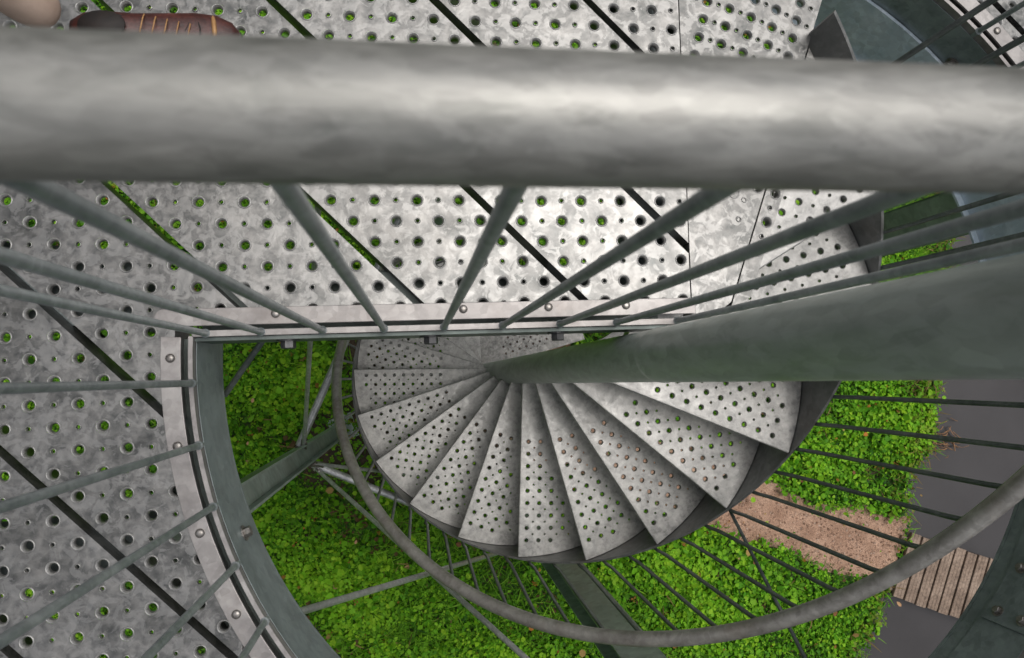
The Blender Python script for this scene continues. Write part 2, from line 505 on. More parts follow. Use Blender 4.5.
def pip_np(x, y, poly):
    c = np.zeros(x.shape, bool)
    j = len(poly) - 1
    for i in range(len(poly)):
        xi, yi = poly[i]; xj, yj = poly[j]
        if yi != yj:
            c ^= ((yi > y) != (yj > y)) & (x < (xj - xi) * (y - yi) / (yj - yi) + xi)
        j = i
    return c
shx = np.interp
def leaf_field(name, n, x0, x1, y0, y1, shape, mat, fn):
    x = rng.uniform(x0, x1, n); y = rng.uniform(y0, y1, n)
    keep, size, hgt, tilt, col = fn(x, y)
    x, y, size, hgt, tilt, col = x[keep], y[keep], size[keep], hgt[keep], tilt[keep], col[keep]
    n = len(x)
    yaw = rng.uniform(0, 2 * np.pi, n)
    S = np.array(shape['v'])                       # k x 3: along, across, up
    k = len(S)
    L = np.repeat(S[None], n, 0) * size[:, None, None]
    L[:, :, 1] *= rng.uniform(.75, 1.25, n)[:, None]
    ct, st = np.cos(tilt), np.sin(tilt)
    a = L[:, :, 0] * ct[:, None] - L[:, :, 2] * st[:, None]
    u = L[:, :, 0] * st[:, None] + L[:, :, 2] * ct[:, None]
    rl = rng.normal(0, .3, n)
    b = L[:, :, 1] * np.cos(rl)[:, None]
    u = u + L[:, :, 1] * np.sin(rl)[:, None]
    P = np.empty((n, k, 3), np.float32)
    P[:, :, 0] = x[:, None] + a * np.cos(yaw)[:, None] - b * np.sin(yaw)[:, None]
    P[:, :, 1] = y[:, None] + a * np.sin(yaw)[:, None] + b * np.cos(yaw)[:, None]
    P[:, :, 2] = np.maximum(hgt[:, None] + u, .002)
    F = np.array(shape['f'])                       # m x 4
    m = len(F)
    idx = (F[None] + (np.arange(n) * k)[:, None, None]).reshape(-1).astype(np.int32)
    me = bpy.data.meshes.new(name)
    me.vertices.add(n * k); me.vertices.foreach_set('co', P.reshape(-1))
    me.loops.add(n * m * 4); me.loops.foreach_set('vertex_index', idx)
    me.polygons.add(n * m)
    me.polygons.foreach_set('loop_start', np.arange(0, n * m * 4, 4, dtype=np.int32))
    me.polygons.foreach_set('loop_total', np.full(n * m, 4, np.int32))
    me.update(calc_edges=True)
    at = me.attributes.new('tint', 'FLOAT_COLOR', 'POINT')
    cc = np.ones((n, k, 4), np.float32)
    cc[:, :, :3] = col[:, None, :]
    at.data.foreach_set('color', cc.reshape(-1))
    me.materials.append(mat)
    o = bpy.data.objects.new(name, me); C.objects.link(o)
    return o

LEAF = {'v': [(0, 0, 0), (.30, .36, .10), (.72, .33, .10), (1, 0, -.04), (.72, -.33, .10), (.30, -.36, .10)], 'f': [(0, 1, 2, 3), (0, 3, 4, 5)]}
ROUND = {'v': [(0, 0, 0), (.12, .42, .07), (.66, .50, .09), (1, .0, .0), (.66, -.50, .09), (.12, -.42, .07)], 'f': [(0, 1, 2, 3), (0, 3, 4, 5)]}
TRI = {'v': [], 'f': []}                                # three leaflets on one stalk
for q_, a_ in enumerate((0, 2.1, -2.1)):
    for x_, y_, z_ in ((0, 0, 0), (.34, .22, .05), (.58, .0, -.02), (.34, -.22, .06)):
        TRI['v'].append((x_ * math.cos(a_) - y_ * math.sin(a_), x_ * math.sin(a_) + y_ * math.cos(a_), z_))
    TRI['f'].append((4 * q_, 4 * q_ + 3, 4 * q_ + 2, 4 * q_ + 1))
BLADE = {'v': [(0, .035, 0), (0, -.035, 0), (.5, .03, .05), (.5, -.03, .05), (1, .004, -.12), (1, -.004, -.12)], 'f': [(0, 1, 3, 2), (2, 3, 5, 4)]}

shy = np.array([p[1] for p in shore]); shxv = np.array([p[0] for p in shore])
def allowed(x, y, jitter=.0):
    w = np.interp(y, shy, shxv)
    j = rng.normal(0, .035, len(x)) + jitter
    ok = (x < w + .02 + j * .6)
    pp = pip_np(x + rng.normal(0, .035, len(x)), y + rng.normal(0, .035, len(x)), path_poly)
    ok &= ~pp | (rng.random(len(x)) < .003)
    for bl in soil_blobs:
        s = pip_np(x + rng.normal(0, .05, len(x)), y + rng.normal(0, .05, len(x)), bl)
        ok &= ~s | (rng.random(len(x)) < .16)
    # boardwalk landing
    return ok, w - x

def greens(n, k, dark=(.018, .080, .005), mid=(.108, .325, .010), light=(.30, .60, .030)):
    d, m_, l = map(np.array, (dark, mid, light))
    k = np.clip(k, 0, 1)[:, None]
    return np.where(k < .5, d + (m_ - d) * k * 2, m_ + (l - m_) * (k - .5) * 2)

def cover(x, y):
    ok, dist = allowed(x, y)
    n1 = smooth_noise(x, y, 2.6, 1); n2 = smooth_noise(x, y, 7.5, 2)
    g = smooth_noise(x, y, 1.5, 3)
    ok &= rng.random(len(x)) < np.clip(.80 + .42 * n2 - .30 * (g > .45), .14, 1)
    size = rng.gamma(5, .0050, len(x)) * (1 + .35 * n1) + .010
    size = np.clip(size * .84, .010, .060)
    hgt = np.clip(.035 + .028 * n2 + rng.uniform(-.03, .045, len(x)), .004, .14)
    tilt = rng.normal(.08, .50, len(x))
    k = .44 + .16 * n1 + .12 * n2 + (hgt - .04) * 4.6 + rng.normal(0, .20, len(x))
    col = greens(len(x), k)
    hue = rng.random(len(x))
    col[:, 0] *= 1 + .35 * (hue - .4)
    dead = rng.random(len(x)) < .008
    col[dead] = np.array([.30, .16, .03])
    brown = (n2 < -.55) & (rng.random(len(x)) < .22)
    col[brown] = np.array([.13, .085, .035])
    edge = (dist < .16) & (rng.random(len(x)) < .3)
    col[edge] = col[edge] * .5 + np.array([.11, .085, .02])
    return ok, size, hgt, tilt, col

def grass(x, y):
    ok, dist = allowed(x, y, .01)
    g = smooth_noise(x, y, 1.5, 3)
    ok &= rng.random(len(x)) < np.clip(.12 + .95 * (g > .18) * np.clip(g + .2, 0, 1) + .10 * (dist < .20), 0, 1)
    size = rng.uniform(.05, .15, len(x))
    hgt = rng.uniform(.0, .05, len(x))
    tilt = rng.uniform(.1, .9, len(x))
    col = greens(len(x), .45 + rng.normal(0, .2, len(x)), mid=(.13, .33, .016), light=(.33, .60, .05))
    dry = rng.random(len(x)) < np.where(dist < .22, .4, .03)
    col[dry] = np.array([.26, .19, .07]) * rng.uniform(.5, 1.2, dry.sum())[:, None]
    return ok, size, hgt, tilt, col

o = leaf_field('ground_cover', 300000, -3.6, 4.3, -3.4, 3.2, LEAF, M['leaf'], cover)
tag(o, 'low green ground cover of small pointed leaves below the stair', 'ground cover', kind='stuff')
o = leaf_field('ground_cover', 150000, -3.6, 4.3, -3.4, 3.2, TRI, M['leaf'], cover)
tag(o, 'three-lobed bright green weed leaves carpeting the ground below the stair', 'ground cover', kind='stuff')
o = leaf_field('grass', 150000, -3.6, 4.4, -3.4, 3.2, BLADE, M['leaf'], grass)
tag(o, 'fine grass blades growing between the weeds and along the water', 'grass', kind='stuff')

def litter(x, y):
    w = np.interp(y, shy, shxv)
    ok = x < w + .25
    pp = pip_np(x, y, path_poly)
    ok &= (rng.random(len(x)) < np.where(pp, 1.0, .45))
    size = rng.uniform(.015, .06, len(x)); size[pp] *= .45
    hgt = np.where(pp, .006, rng.uniform(.03, .11, len(x)))
    tilt = rng.normal(0, .3, len(x))
    c = np.array([(.42, .17, .03), (.36, .24, .08), (.20, .09, .04), (.50, .30, .16)])[rng.integers(0, 4, len(x))]
    return ok, size, hgt, tilt, c * rng.uniform(.6, 1.1, len(x))[:, None]
o = leaf_field('fallen_leaves', 1100, -3.2, 3.6, -3.0, 2.6, LEAF, M['dryleaf'], litter)
tag(o, 'scattered orange and brown fallen leaves and chips on the ground', 'fallen leaves', kind='stuff')
def pebbles(x, y):
    ok = pip_np(x, y, path_poly)
    c = np.array([(.44, .29, .21), (.37, .23, .16), (.50, .36, .28), (.29, .175, .12)])[rng.integers(0, 4, len(x))]
    return ok, rng.uniform(.006, .018, len(x)), np.full(len(x), .007), rng.normal(0, .25, len(x)), c * rng.uniform(.6, 1.05, len(x))[:, None]
o = leaf_field('gravel', 14000, -.4, 3.6, -1.9, .5, ROUND, M['dryleaf'], pebbles)
tag(o, 'pinkish brown loose gravel on the path to the boardwalk', 'gravel', kind='stuff')

# unseen ring of tree foliage, added to darken the horizon and its reflections
def crowns():
    n = 9000
    a = rng.uniform(0, 2 * np.pi, n)
    left = .5 - .5 * np.cos(a)                         # closer and taller on the left, to darken the plates there
    rad = 13 + 5 * rng.random(n) - 3.0 * left
    top = (7.5 + 3.0 * left) * (1 + .22 * np.sin(a * 7 + 1) + .12 * np.sin(a * 17))
    z = rng.random(n) ** .8 * top
    x, y = rad * np.cos(a), rad * np.sin(a)
    sz = rng.uniform(.35, .85, n)
    d = rng.normal(size=(n, 3)); d /= np.linalg.norm(d, axis=1)[:, None]
    e = np.cross(d, rng.normal(size=(n, 3))); e /= np.linalg.norm(e, axis=1)[:, None]
    c = np.stack([x, y, z], 1)
    P = np.stack([c + d * sz[:, None], c + e * sz[:, None] * .6, c - d * sz[:, None], c - e * sz[:, None] * .6], 1)
    me = bpy.data.meshes.new('added_tree_ring')
    me.from_pydata(P.reshape(-1, 3).tolist(), [], [(4 * i, 4 * i + 1, 4 * i + 2, 4 * i + 3) for i in range(n)])
    at = me.attributes.new('tint', 'FLOAT_COLOR', 'POINT')
    g = greens(n, rng.random(n) * .7, dark=(.012, .03, .006), mid=(.035, .075, .014), light=(.07, .13, .025))
    cc = np.ones((n, 4, 4), np.float32); cc[:, :, :3] = g[:, None]
    at.data.foreach_set('color', cc.reshape(-1))
    me.materials.append(M['leaf'])
    o = bpy.data.objects.new('added_tree_ring', me); C.objects.link(o)
    tag(o, 'unseen ring of dark green trees added round the tower to darken the horizon', 'wood', kind='stuff')
crowns()

# twigs and dry stems at the water's edge
mb = MB()
for i in range(42):
    x, y = 3.74 + random.gauss(.08, .09), -.56 + random.gauss(0, .07)
    a = random.gauss(-.5, .5); l = random.uniform(.03, .14)
    z = random.uniform(-.05, .0)
    mb.tube([(x, y, z), (x + l * .5 * math.cos(a), y + l * .5 * math.sin(a), z + .012), (x + l * math.cos(a + .2), y + l * math.sin(a + .2), z)], random.uniform(.002, .006), 5)
tag(mb.build('twig_debris', M['twig']), 'tangle of dry reddish twigs and stems at the water edge', 'twigs', kind='stuff')

# ------------------------------------------------------------------ boardwalk
bd = Vector((.945, -.327)); bn = Vector((-.36, -.933))
bt = empty('boardwalk', (3.39, -1.53, 0), 'small wooden bridge of grooved boards over dark water at the end of the gravel path', 'footbridge')
for i in range(22):
    mb = MB()
    p = Vector((3.488, -1.287)) + bd * (.052 + .1035 * i) - bn * random.uniform(-.004, .008)
    c = p + bn * .268
    L = .268 + random.uniform(-.006, .006)
    zb = .055 + random.uniform(-.003, .003)
    mb.box((c.x, c.y, zb - .012), (bd.x * .0435, bd.y * .0435, 0), (bn.x * L, bn.y * L, 0), (0, 0, .012))
    for j in (-1, 0, 1):
        q = c + bd * (.0290 * j)
        mb.box((q.x, q.y, zb + .0010), (bd.x * .0130, bd.y * .0130, 0), (bn.x * L * .998, bn.y * L * .998, 0), (0, 0, .0014))
    mb.build('board', M['wood'], bt, .0015)
for t in (.08, .46):
    mb = MB()
    a = Vector((3.44, -1.27)) + bn * t; b = a + bd * 2.35; c = (a + b) / 2
    mb.box((c.x, c.y, -.03), (bd.x * 1.17, bd.y * 1.17, 0), (bn.x * .03, bn.y * .03, 0), (0, 0, .058))
    mb.build('bearer', M['wood'], bt)

# ------------------------------------------------------------------ spiral staircase
st = empty('spiral_staircase', (0, 0, 0), 'galvanised spiral staircase of perforated wedge treads winding down round a central column', 'spiral staircase')
def zk(k): return Z0 + RISE * k
def zs(k): return zk(k) if k < 11 else zk(11) + .82 * RISE * (k - 11)   # the stringer eases off towards the head
def th(k): return T0 + DT * k

mb = MB()
def col_c(z): return -.002 - .0055 * (4.65 - z)      # the long tube leans a little and is slightly stouter at its foot
def col_r(z): return .0462 + .0055 * (4.65 - z)
zz_ = [-.02 + 3.96 * i / 12 for i in range(13)]
mb.tube([(0, col_c(z), z) for z in zz_], [col_r(z) for z in zz_], 48)
mb.build('central_column', M['column'], st)
mb = MB()
prof = [(.0452, 3.925), (.0460, 3.935), (.0468, 3.942), (.0466, 3.95), (.0458, 3.965), (.0458, 4.86), (.045, 4.87), (.030, 4.885), (.001, 4.89)]
n = 48
mb.add([((r - .0452 + col_r(z)) * math.cos(2 * math.pi * k / n) if r > .04 else r * math.cos(2 * math.pi * k / n), ((r - .0452 + col_r(z)) if r > .04 else r) * math.sin(2 * math.pi * k / n) + col_c(z), z) for r, z in prof for k in range(n)],
       [(i * n + k, i * n + (k + 1) % n, (i + 1) * n + (k + 1) % n, (i + 1) * n + k) for i in range(len(prof) - 1) for k in range(n)], True)
mb.build('column_sleeve', M['column'], st)

def tread(k, last=False):
    a0, z = th(k), zk(k)
    e = Vector(pol(1, a0)); nrm = Vector((-e.y, e.x))            # along the nosing, and backwards across the tread
    a1 = a0 + DT + 2.2
    if k == 12: a1 = a0 + 33
    e2 = Vector(pol(1, a0 + DT)); n2 = Vector((-e2.y, e2.x))
    bo = .034
    aO = a0 + DT + math.degrees(math.asin(bo / .80)) if k != 12 else a1
    inner = [tuple(e2 * .05 + n2 * bo), tuple(e2 * .03 + n2 * .036)] if k != 12 else [pol(.047, a1), pol(.047, (a0 + a1) / 2)]
    poly = [tuple(e * .047), tuple(e * .80)] + [pol(.80, a0 + (aO - a0) * i / 9) for i in range(1, 10)] + inner
    holes = []
    pch = .0515
    off = .318 + random.uniform(-.004, .004)
    for i in range(16):
        for j in range(12):
            for big in (True, False):
                u = off + pch * (i + (0 if big else .5)) * .5 * 2
                v = .029 + pch * (j + (0 if big else .5))
                if u > .735: continue
                p = e * u + nrm * v
                ang = math.degrees(math.atan2(v, u)); rr = p.length
                if rr > .745 or rr < .30: continue
                if v > math.tan(R(DT + 1.5)) * u - .016: continue
                holes.append((p.x, p.y, big))
    mb = MB()
    perforated(mb, [poly], lambda q: pip(q, poly), holes, z, flange=.042, seg=12, hole_drop=.003, hs_=.80)
    # rolled nosing along the front edge
    for r_, dz in ((.0048, -.0050),):
        a = e * .047 - nrm * .0008; b = e * .80 - nrm * .0008
        mb.tube([(a.x, a.y, z + dz + .0007), (b.x, b.y, z + dz + .0007)], r_, 10)
    # hub web below the narrow end
    mb.band((0, col_c(z)), col_r(z) - .002, col_r(z) + .004, a0 + 1, a0 + DT + 1, z - .05, z - .0012, 4)
    return mb.build('tread', M['tread'], st)
for k in range(-5, 13):
    tread(k)

# foot landing
zf = zk(-5) - .005
lp = [pol(.047, 92.4), pol(.80, 92.4)] + [pol(.80, 92.4 - 75.6 * i / 18) for i in range(1, 19)] + [pol(.047, 16.8)]
holes = []
cs_, sn_ = math.cos(R(20)), math.sin(R(20))
for i in range(-14, 22):
    for j in range(-14, 22):
        for big in (True, False):
            x, y = .053 * (i + (0 if big else .5)), .053 * (j + (0 if big else .5))
            x, y = x * cs_ - y * sn_, x * sn_ + y * cs_
            r2, a2 = math.hypot(x, y), math.degrees(math.atan2(y, x))
            if r2 < .66 and x > .15 and y > .075 and 21 < a2 < 89:
                holes.append((x, y, big))
mb = MB(); perforated(mb, [lp], lambda q: pip(q, lp), holes, zf, flange=.06, hole_drop=.003, hs_=.72)
for a in (20, 55, 90):
    x, y = pol(.74, a)
    mb.box((x, y, (zf - .01) / 2), (.02, 0, 0), (0, .02, 0), (0, 0, (zf - .01) / 2))
mb.build('foot_landing', M['plate'], st)

# helical stringer
def helix_band(r0, r1, dz0, dz1, ka, kb, n=150):
    vs, fs = [], []
    for i in range(n + 1):
        k = ka + (kb - ka) * i / n
        z = zs(k)
        c, s = pol(1, th(k))
        for r, d in ((r0, dz0), (r1, dz0), (r1, dz1), (r0, dz1)):
            vs.append((r * c, r * s, z + d))
    for i in range(n):
        for q in range(4):
            fs.append((i * 4 + q, i * 4 + (q + 1) % 4, i * 4 + 4 + (q + 1) % 4, i * 4 + 4 + q))
    fs += [(3, 2, 1, 0), tuple(n * 4 + q for q in range(4))]
    return vs, fs
mb = MB(); mb.add(*helix_band(.8025, .8105, -.245, .006, -5.0, 13.66), smooth=False)
mb.build('stringer', M['stringer'], st)

HR = .835
def hrail(k, R_=.797, h=HR):
    x, y = pol(R_, th(k)); return (x, y, zk(k) + h)
mb = MB(); mb.tube([hrail(-4.7 + i * 18.3 / 240) for i in range(241)], .0208, 16)
mb.build('handrail', M['stairrail'], st)
k = 8.0 - .355 * 35
bars = []
while k < 13.3:
    bars.append(k); k += .355
for k in bars:
    x, y = pol(.817, th(k)); x2, y2, z2 = hrail(k)
    xm, ym = pol(.806, th(k))
    mb = MB()
    mb.tube([(x, y, zs(k) - .20), (x, y, zs(k) + .03), (xm, ym, zs(k) + .12), (xm, ym, z2 - .08), (x2, y2, z2 - .015)], .0062, 10)
    mb.build('baluster', M['stairbar'], st)

# ------------------------------------------------------------------ platform
pf = empty('viewing_platform', (-.9, .6, ZP), 'raised platform of diagonal perforated steel planks round the round stair opening', 'platform')
XA, XB, YA, YB = -1.95, 1.75, -1.55, 1.75
R_OPEN = 1.018
def x690(y): return .112 - .0255 * (y - .09)
def line1(y): return .203 + (y - .116) * .3383
def line2(y): return .258 + (y - .163) * .36
def above_chord(p, t=.022): return (Vector(p) - CO).dot(CN) > t
def in_planks(p):
    x, y = p
    if not (XA < x < XB and YA < y < YB): return False
    d = (Vector(p) - RC).length
    if d < R_OPEN:
        return above_chord(p) and x < x690(y) - .0015
    return True
# opening border as constraint loop
def chord_hit(t, r):                                       # leftmost crossing of the chord line with a circle round RC
    q = CO + CN * t - RC
    b = q.dot(CE); c = q.length_squared - r * r
    return -b - math.sqrt(b * b - c)
sL = chord_hit(.022, R_OPEN)
pL = Vector(ch(sL, .022)); aL = math.degrees(math.atan2(pL.y - RC.y, pL.x - RC.x)) % 360
yt = RC.y + math.sqrt(R_OPEN ** 2 - (x690(1.03) - RC.x) ** 2)
aT = math.degrees(math.atan2(yt - RC.y, x690(yt) - RC.x))
border = [ring(R_OPEN, aL + (360 + aT - aL) * i / 90) for i in range(91)]
yb = .09
s2 = (Vector((x690(.09), .09)) - CO).dot(CE)
border += [(x690(y) - .0015, y) for y in np.linspace(yt, .1, 14)[1:]] + [ch(s2 - .001, .022)]
border += [ch(s2 + (sL - s2) * i / 20, .022) for i in range(1, 20)]
PD = Vector((math.cos(R(-43.0)), math.sin(R(-43.0)))); PN = Vector((-PD.y, PD.x))
PITCH = .2345; GAP = .0155; PCH = PITCH / 4
uphase = -.006
def clear_of(p, m):
    if not in_planks(p): return False
    for k in range(8):
        a = k * math.pi / 4
        if not in_planks((p[0] + m * math.cos(a), p[1] + m * math.sin(a))): return False
    return True
for kk in range(-10, 10):
    c0, c1 = PITCH * kk + GAP / 2, PITCH * (kk + 1) - GAP / 2
    # clip the strip against the rectangle
    def P(u, c): 
        q = PD * u + PN * c; return (q.x, q.y)
    us = [u for u in np.arange(-4, 4, .02) if any(XA < P(u, c)[0] < XB and YA < P(u, c)[1] < YB for c in (c0, c1))]
    if len(us) < 3: continue
    u0, u1 = min(us) - .1, max(us) + .1
    strip = [P(u0, c0), P(u1, c0), P(u1, c1), P(u0, c1)]
    rect = [(XA, YA), (XB, YA), (XB, YB), (XA, YB)]
    holes = []
    cm = (c0 + c1) / 2
    i0 = int(u0 / PCH) - 1
    jit = random.uniform(-.004, .004)
    for i in range(i0, int(u1 / PCH) + 2):
        for v in (-1.5, -.5, .5, 1.5):
            p = P(PCH * i + uphase + jit, cm + PCH * v)
            if clear_of(p, .0135): holes.append((p[0], p[1], True))
        for v in (-1, 0, 1):
            p = P(PCH * (i + .5) + uphase + jit, cm + PCH * v)
            if clear_of(p, .008): holes.append((p[0], p[1], False))
    mb = MB()
    def ins(q, c0=c0, c1=c1):
        c = Vector(q).dot(PN)
        return c0 < c < c1 and in_planks(q)
    dz = random.uniform(-.0012, .0012)
    for piece in perforated(mb, [strip, rect, border], ins, holes, ZP + dz, flange=.085, seg=14, split=True):
        piece.build('grating_plank', M['plate'], pf)

# landing plates where the stair arrives
def in_land(q):
    x, y = q
    return above_chord(q, .008) and x690(y) + .0015 < x < line1(y) - .0022 and (Vector(q) - RC).length < R_OPEN + .0
yq = [.075 + .05 * i for i in range(21)]
lloop = [(x690(.07), .06)] + [(x690(y) + .0015, y) for y in np.linspace(.09, 1.15, 16)] + [(line1(y) - .0022, y) for y in np.linspace(1.15, .11, 16)]
lloop2 = [ch(-.2 + .06 * i, .008) for i in range(12)] + [ch(.5, -.1), ch(-.2, -.1)]
holes = []
for i in range(30):
    r_ = .36 + .0415 * i
    na = int(120 / 1)
    da = math.degrees(.083 / max(r_, .3)) * .62
    for j in range(-40, 60):
        a = 40 + da * (j + (.5 if i % 2 else 0))
        for big, rr, aa in ((True, r_, a), (False, r_, a + da * .5)):
            p = pol(rr, aa)
            m = .016
            if all(in_land((p[0] + m * dx, p[1] + m * dy)) for dx, dy in ((1, 0), (-1, 0), (0, 1), (0, -1))) and p[0] > .125:
                if rr < .46 and p[0] < .21: continue
                holes.append((p[0], p[1], big))
arc = [ring(R_OPEN, a) for a in np.linspace(100, 30, 50)]
mb = MB()
def arcl(q): return in_land(q)
perforated(mb, [lloop, lloop2, arc + [ring(1.4, 30), ring(1.4, 100)]], in_land, holes, ZP - .001, flange=.05)
mb.build('landing_plate', M['plate'], pf)
# nosing strip at the head of the stair
nloop = [(line1(y) + .0022, y) for y in np.linspace(.10, .80, 12)] + [(line2(y), y) for y in np.linspace(.80, .12, 12)]
nloop = [p for p in nloop if math.hypot(*p) < .799]
holes = []
for y in np.arange(.22, .74, .062):
    x = (line1(y) + line2(y)) / 2 + .004
    if math.hypot(x, y) < .76:
        holes.append((x, y, True))
        if math.hypot(x, y + .03) < .76: holes.append((line1(y + .031) + .022, y + .031, False))
mb = MB()
perforated(mb, [nloop], lambda q: pip(q, nloop), holes, ZP - .003, flange=.045)
mb.build('landing_nosing', M['plate'], pf)

# flat edge strips with bolts, toe strip, beams
s0 = chord_hit(.047, 1.02) ; s1 = .118
mb = MB()
rr_ = .0165
cc_ = [ch(-.915 + .0 + rr_ * math.cos(a), .0305 + rr_ * math.sin(a)) for a in np.linspace(math.pi * 1.5, math.pi * .5, 10)]
mb.prism([ch(s1, .014), ch(s1, .047)] + cc_[::-1], ZP + .002, ZP + .008)
mb.build('edge_strip', M['flat'], pf, .0012)
aC = 177.5
mb = MB(); mb.band(RC, 1.0045, 1.040, 179.6, 420, ZP + .0012, ZP + .0065)
mb.build('edge_strip', M['flat'], pf, .001)
for s in (-.715, -.36, -.19, -.03):
    mb = MB(); dome(mb, (*ch(s, .034), ZP + .008)); mb.build('bolt', M['bolt'], pf)
for a in (181.8, 190.9, 200.1, 209.2, 218.3, 227, 395.5, 404.6, 413.7):
    mb = MB(); dome(mb, (*ring(1.022, a), ZP + .0065)); mb.build('bolt', M['bolt'], pf)
mb = MB()
A0 = (math.degrees(math.atan2(.034 - RC.y, -.868 - RC.x))) % 360
mb.band(RC, .9835, .9915, A0 + .3, 58 + 360, ZP - .05, ZP + .006)
mb.build('toe_strip', M['flat'], pf)
mb = MB()
c = Vector(ch((-.866 + .10) / 2, -.0005)); h = (.10 + .866) / 2
mb.box((c.x, c.y, ZP - .021), (CE.x * h, CE.y * h, 0), (CN.x * .0055, CN.y * .0055, 0), (0, 0, .027))
mb.build('toe_strip', M['flat'], pf)
mb = MB()
mb.band(RC, .9815, .9825, A0 + .4, 110 + 360, ZP - .150, ZP - .012)       # inner face
mb.band(RC, .984, 1.0, A0 + .4, 110 + 360, ZP - .186, ZP - .152)        # lower band, set back
mb.band(RC, .984, 1.075, A0 + .4, 110 + 360, ZP - .196, ZP - .1875)     # bottom flange
mb.build('ring_beam', M['beam'], pf)
mb = MB(); mb.band(RC, .9825, 1.07, A0 + .4, 110 + 360, ZP - .062, ZP - .054)     # carries the planks; dark colour puts shade into the slot above
mb.build('ledge', M['darkbeam'], pf)
mb = MB(); mb.band(RC, .972, .9795, 14 + 360, 108 + 360, ZP - .285, ZP - .112)    # deeper web below the landing side
mb.band(RC, .955, .9715, 14 + 360, 108 + 360, ZP - .292, ZP - .285)
mb.build('stiffener', M['litbeam'], pf)
mb = MB()
h = (.866 + .06) / 2; c = Vector(ch((-.866 + .06) / 2, -.0105))
mb.box((c.x, c.y, ZP - .055), (CE.x * h, CE.y * h, 0), (CN.x * .0035, CN.y * .0035, 0), (0, 0, .050))
c2 = c + CN * .07
mb.box((c2.x, c2.y, ZP - .114), (CE.x * h, CE.y * h, 0), (CN.x * .072, CN.y * .072, 0), (0, 0, .0045))
mb.box((c2.x, c2.y, ZP - .062), (CE.x * h, CE.y * h, 0), (CN.x * .060, CN.y * .060, 0), (0, 0, .004))
mb.build('edge_beam', M['darkbeam'], pf)
def joist(a, b, w, z=ZP - .10, hh=.045):
    a, b = Vector(a), Vector(b); d = (b - a).normalized(); n_ = Vector((-d.y, d.x)); c = (a + b) / 2; L = (b - a).length / 2
    mb = MB()
    for zz in (z + hh, z - hh):
        mb.box((c.x, c.y, zz), (d.x * L, d.y * L, 0), (n_.x * w, n_.y * w, 0), (0, 0, .005))
    mb.box((c.x, c.y, z), (d.x * L, d.y * L, 0), (n_.x * .004, n_.y * .004, 0), (0, 0, hh - .006))
    mb.build('joist', M['beam'], pf)
mb = MB()
mb.band(RC, .9770, .9797, 320, 330, ZP - .140, ZP - .016)
mb.build('splice_plate', M['beam'], pf)
for a in (321.6, 328.4):
    for dz in (.045, .110):
        mb = MB(); p = ring(.977, a); hexbolt(mb, (p[0], p[1], ZP - dz), (RC.x - p[0], RC.y - p[1], 0), .009, .009)
        mb.build('bolt', M['bolt'], pf)
joist((XA, .17), (-.98, .12), .075)
joist((.03, .19), (.03, YB), .055)
joist((-.98, .75), (-.98, YB), .04)
joist((XA, YB - .05), (XB, YB - .05), .05, ZP - .16)
joist((XA + .05, YA), (XA + .05, YB - .12), .05, ZP - .16)
joist((XB - .05, YA), (XB - .05, YB - .12), .05, ZP - .16)
joist((XA + .12, YA + .05), (XB - .12, YA + .05), .05, ZP - .16)
joist((XA + .12, -.42), (-.96, -.36), .05)
joist((1.18, .45), (XB - .12, .5), .05)
joist((.31, -1.06), (.33, YA + .12), .05)
joist((-.275, 1.10), (-.275, YB - .12), .05)
for s in (-.70, -.424, -.165):
    mb = MB(); p = ch(s, -.015); hexbolt(mb, (p[0], p[1], ZP - .034), (-CN.x, -CN.y, 0), .0145, .015)
    mb.build('bolt', M['nut'], pf)
for a in (202.5, 222.5, 243, 392, 404.5, 330, 310):
    mb = MB(); p = ring(.980, a); hexbolt(mb, (p[0], p[1], ZP - .095), (RC.x - p[0], RC.y - p[1], 0), .0105, .012)
    mb.build('bolt', M['bolt'], pf)

# ------------------------------------------------------------------ railings
RAIL_Z = 5.15 - .258
rl = empty('straight_railing', (*ch(-.4, 0), ZP), 'straight galvanised railing with thick round handrail crossing above the stair opening', 'railing')
mb = MB(); mb.tube([(*ch(-.93 + 1.04 * i / 40, .0092 - .0114 * i / 40), RAIL_Z) for i in range(41)], .0262, 48)
mb.build('handrail', M['rail'], rl)
for s in (-.842, -.743, -.63, -.5145, -.3985, -.283, -.167, -.05, .078):
    mb = MB(); mb.tube([(*ch(s, .0), ZP - .012), (*ch(s, .0), ZP + .3), (*ch(s, .002), RAIL_Z - .02)], .0061, 16)
    # small weld at the foot
    mb.tube([(*ch(s, 0), ZP + .0062), (*ch(s, 0), ZP + .010)], [.0085, .0062], 14, caps=False)
    mb.build('baluster', M['bar'], rl)
cr = empty('curved_railing', (*ring(.987, 225), ZP), 'curved galvanised railing of round bars standing on the ring round the stair opening', 'railing')
mb = MB(); mb.tube([(*ring(.987, 178 + 230 * i / 120), RAIL_Z) for i in range(121)], .0305, 24)
mb.build('handrail', M['rail'], cr)
a = 184.55
while a < 407:
    mb = MB(); p = ring(.987, a)
    mb.tube([(*p, ZP - .012), (*p, RAIL_Z - .02)], .0061, 14)
    mb.tube([(*p, ZP + .0062), (*p, ZP + .010)], [.0085, .0062], 14, caps=False)
    mb.build('baluster', M['bar'], cr)
    a += 6.72

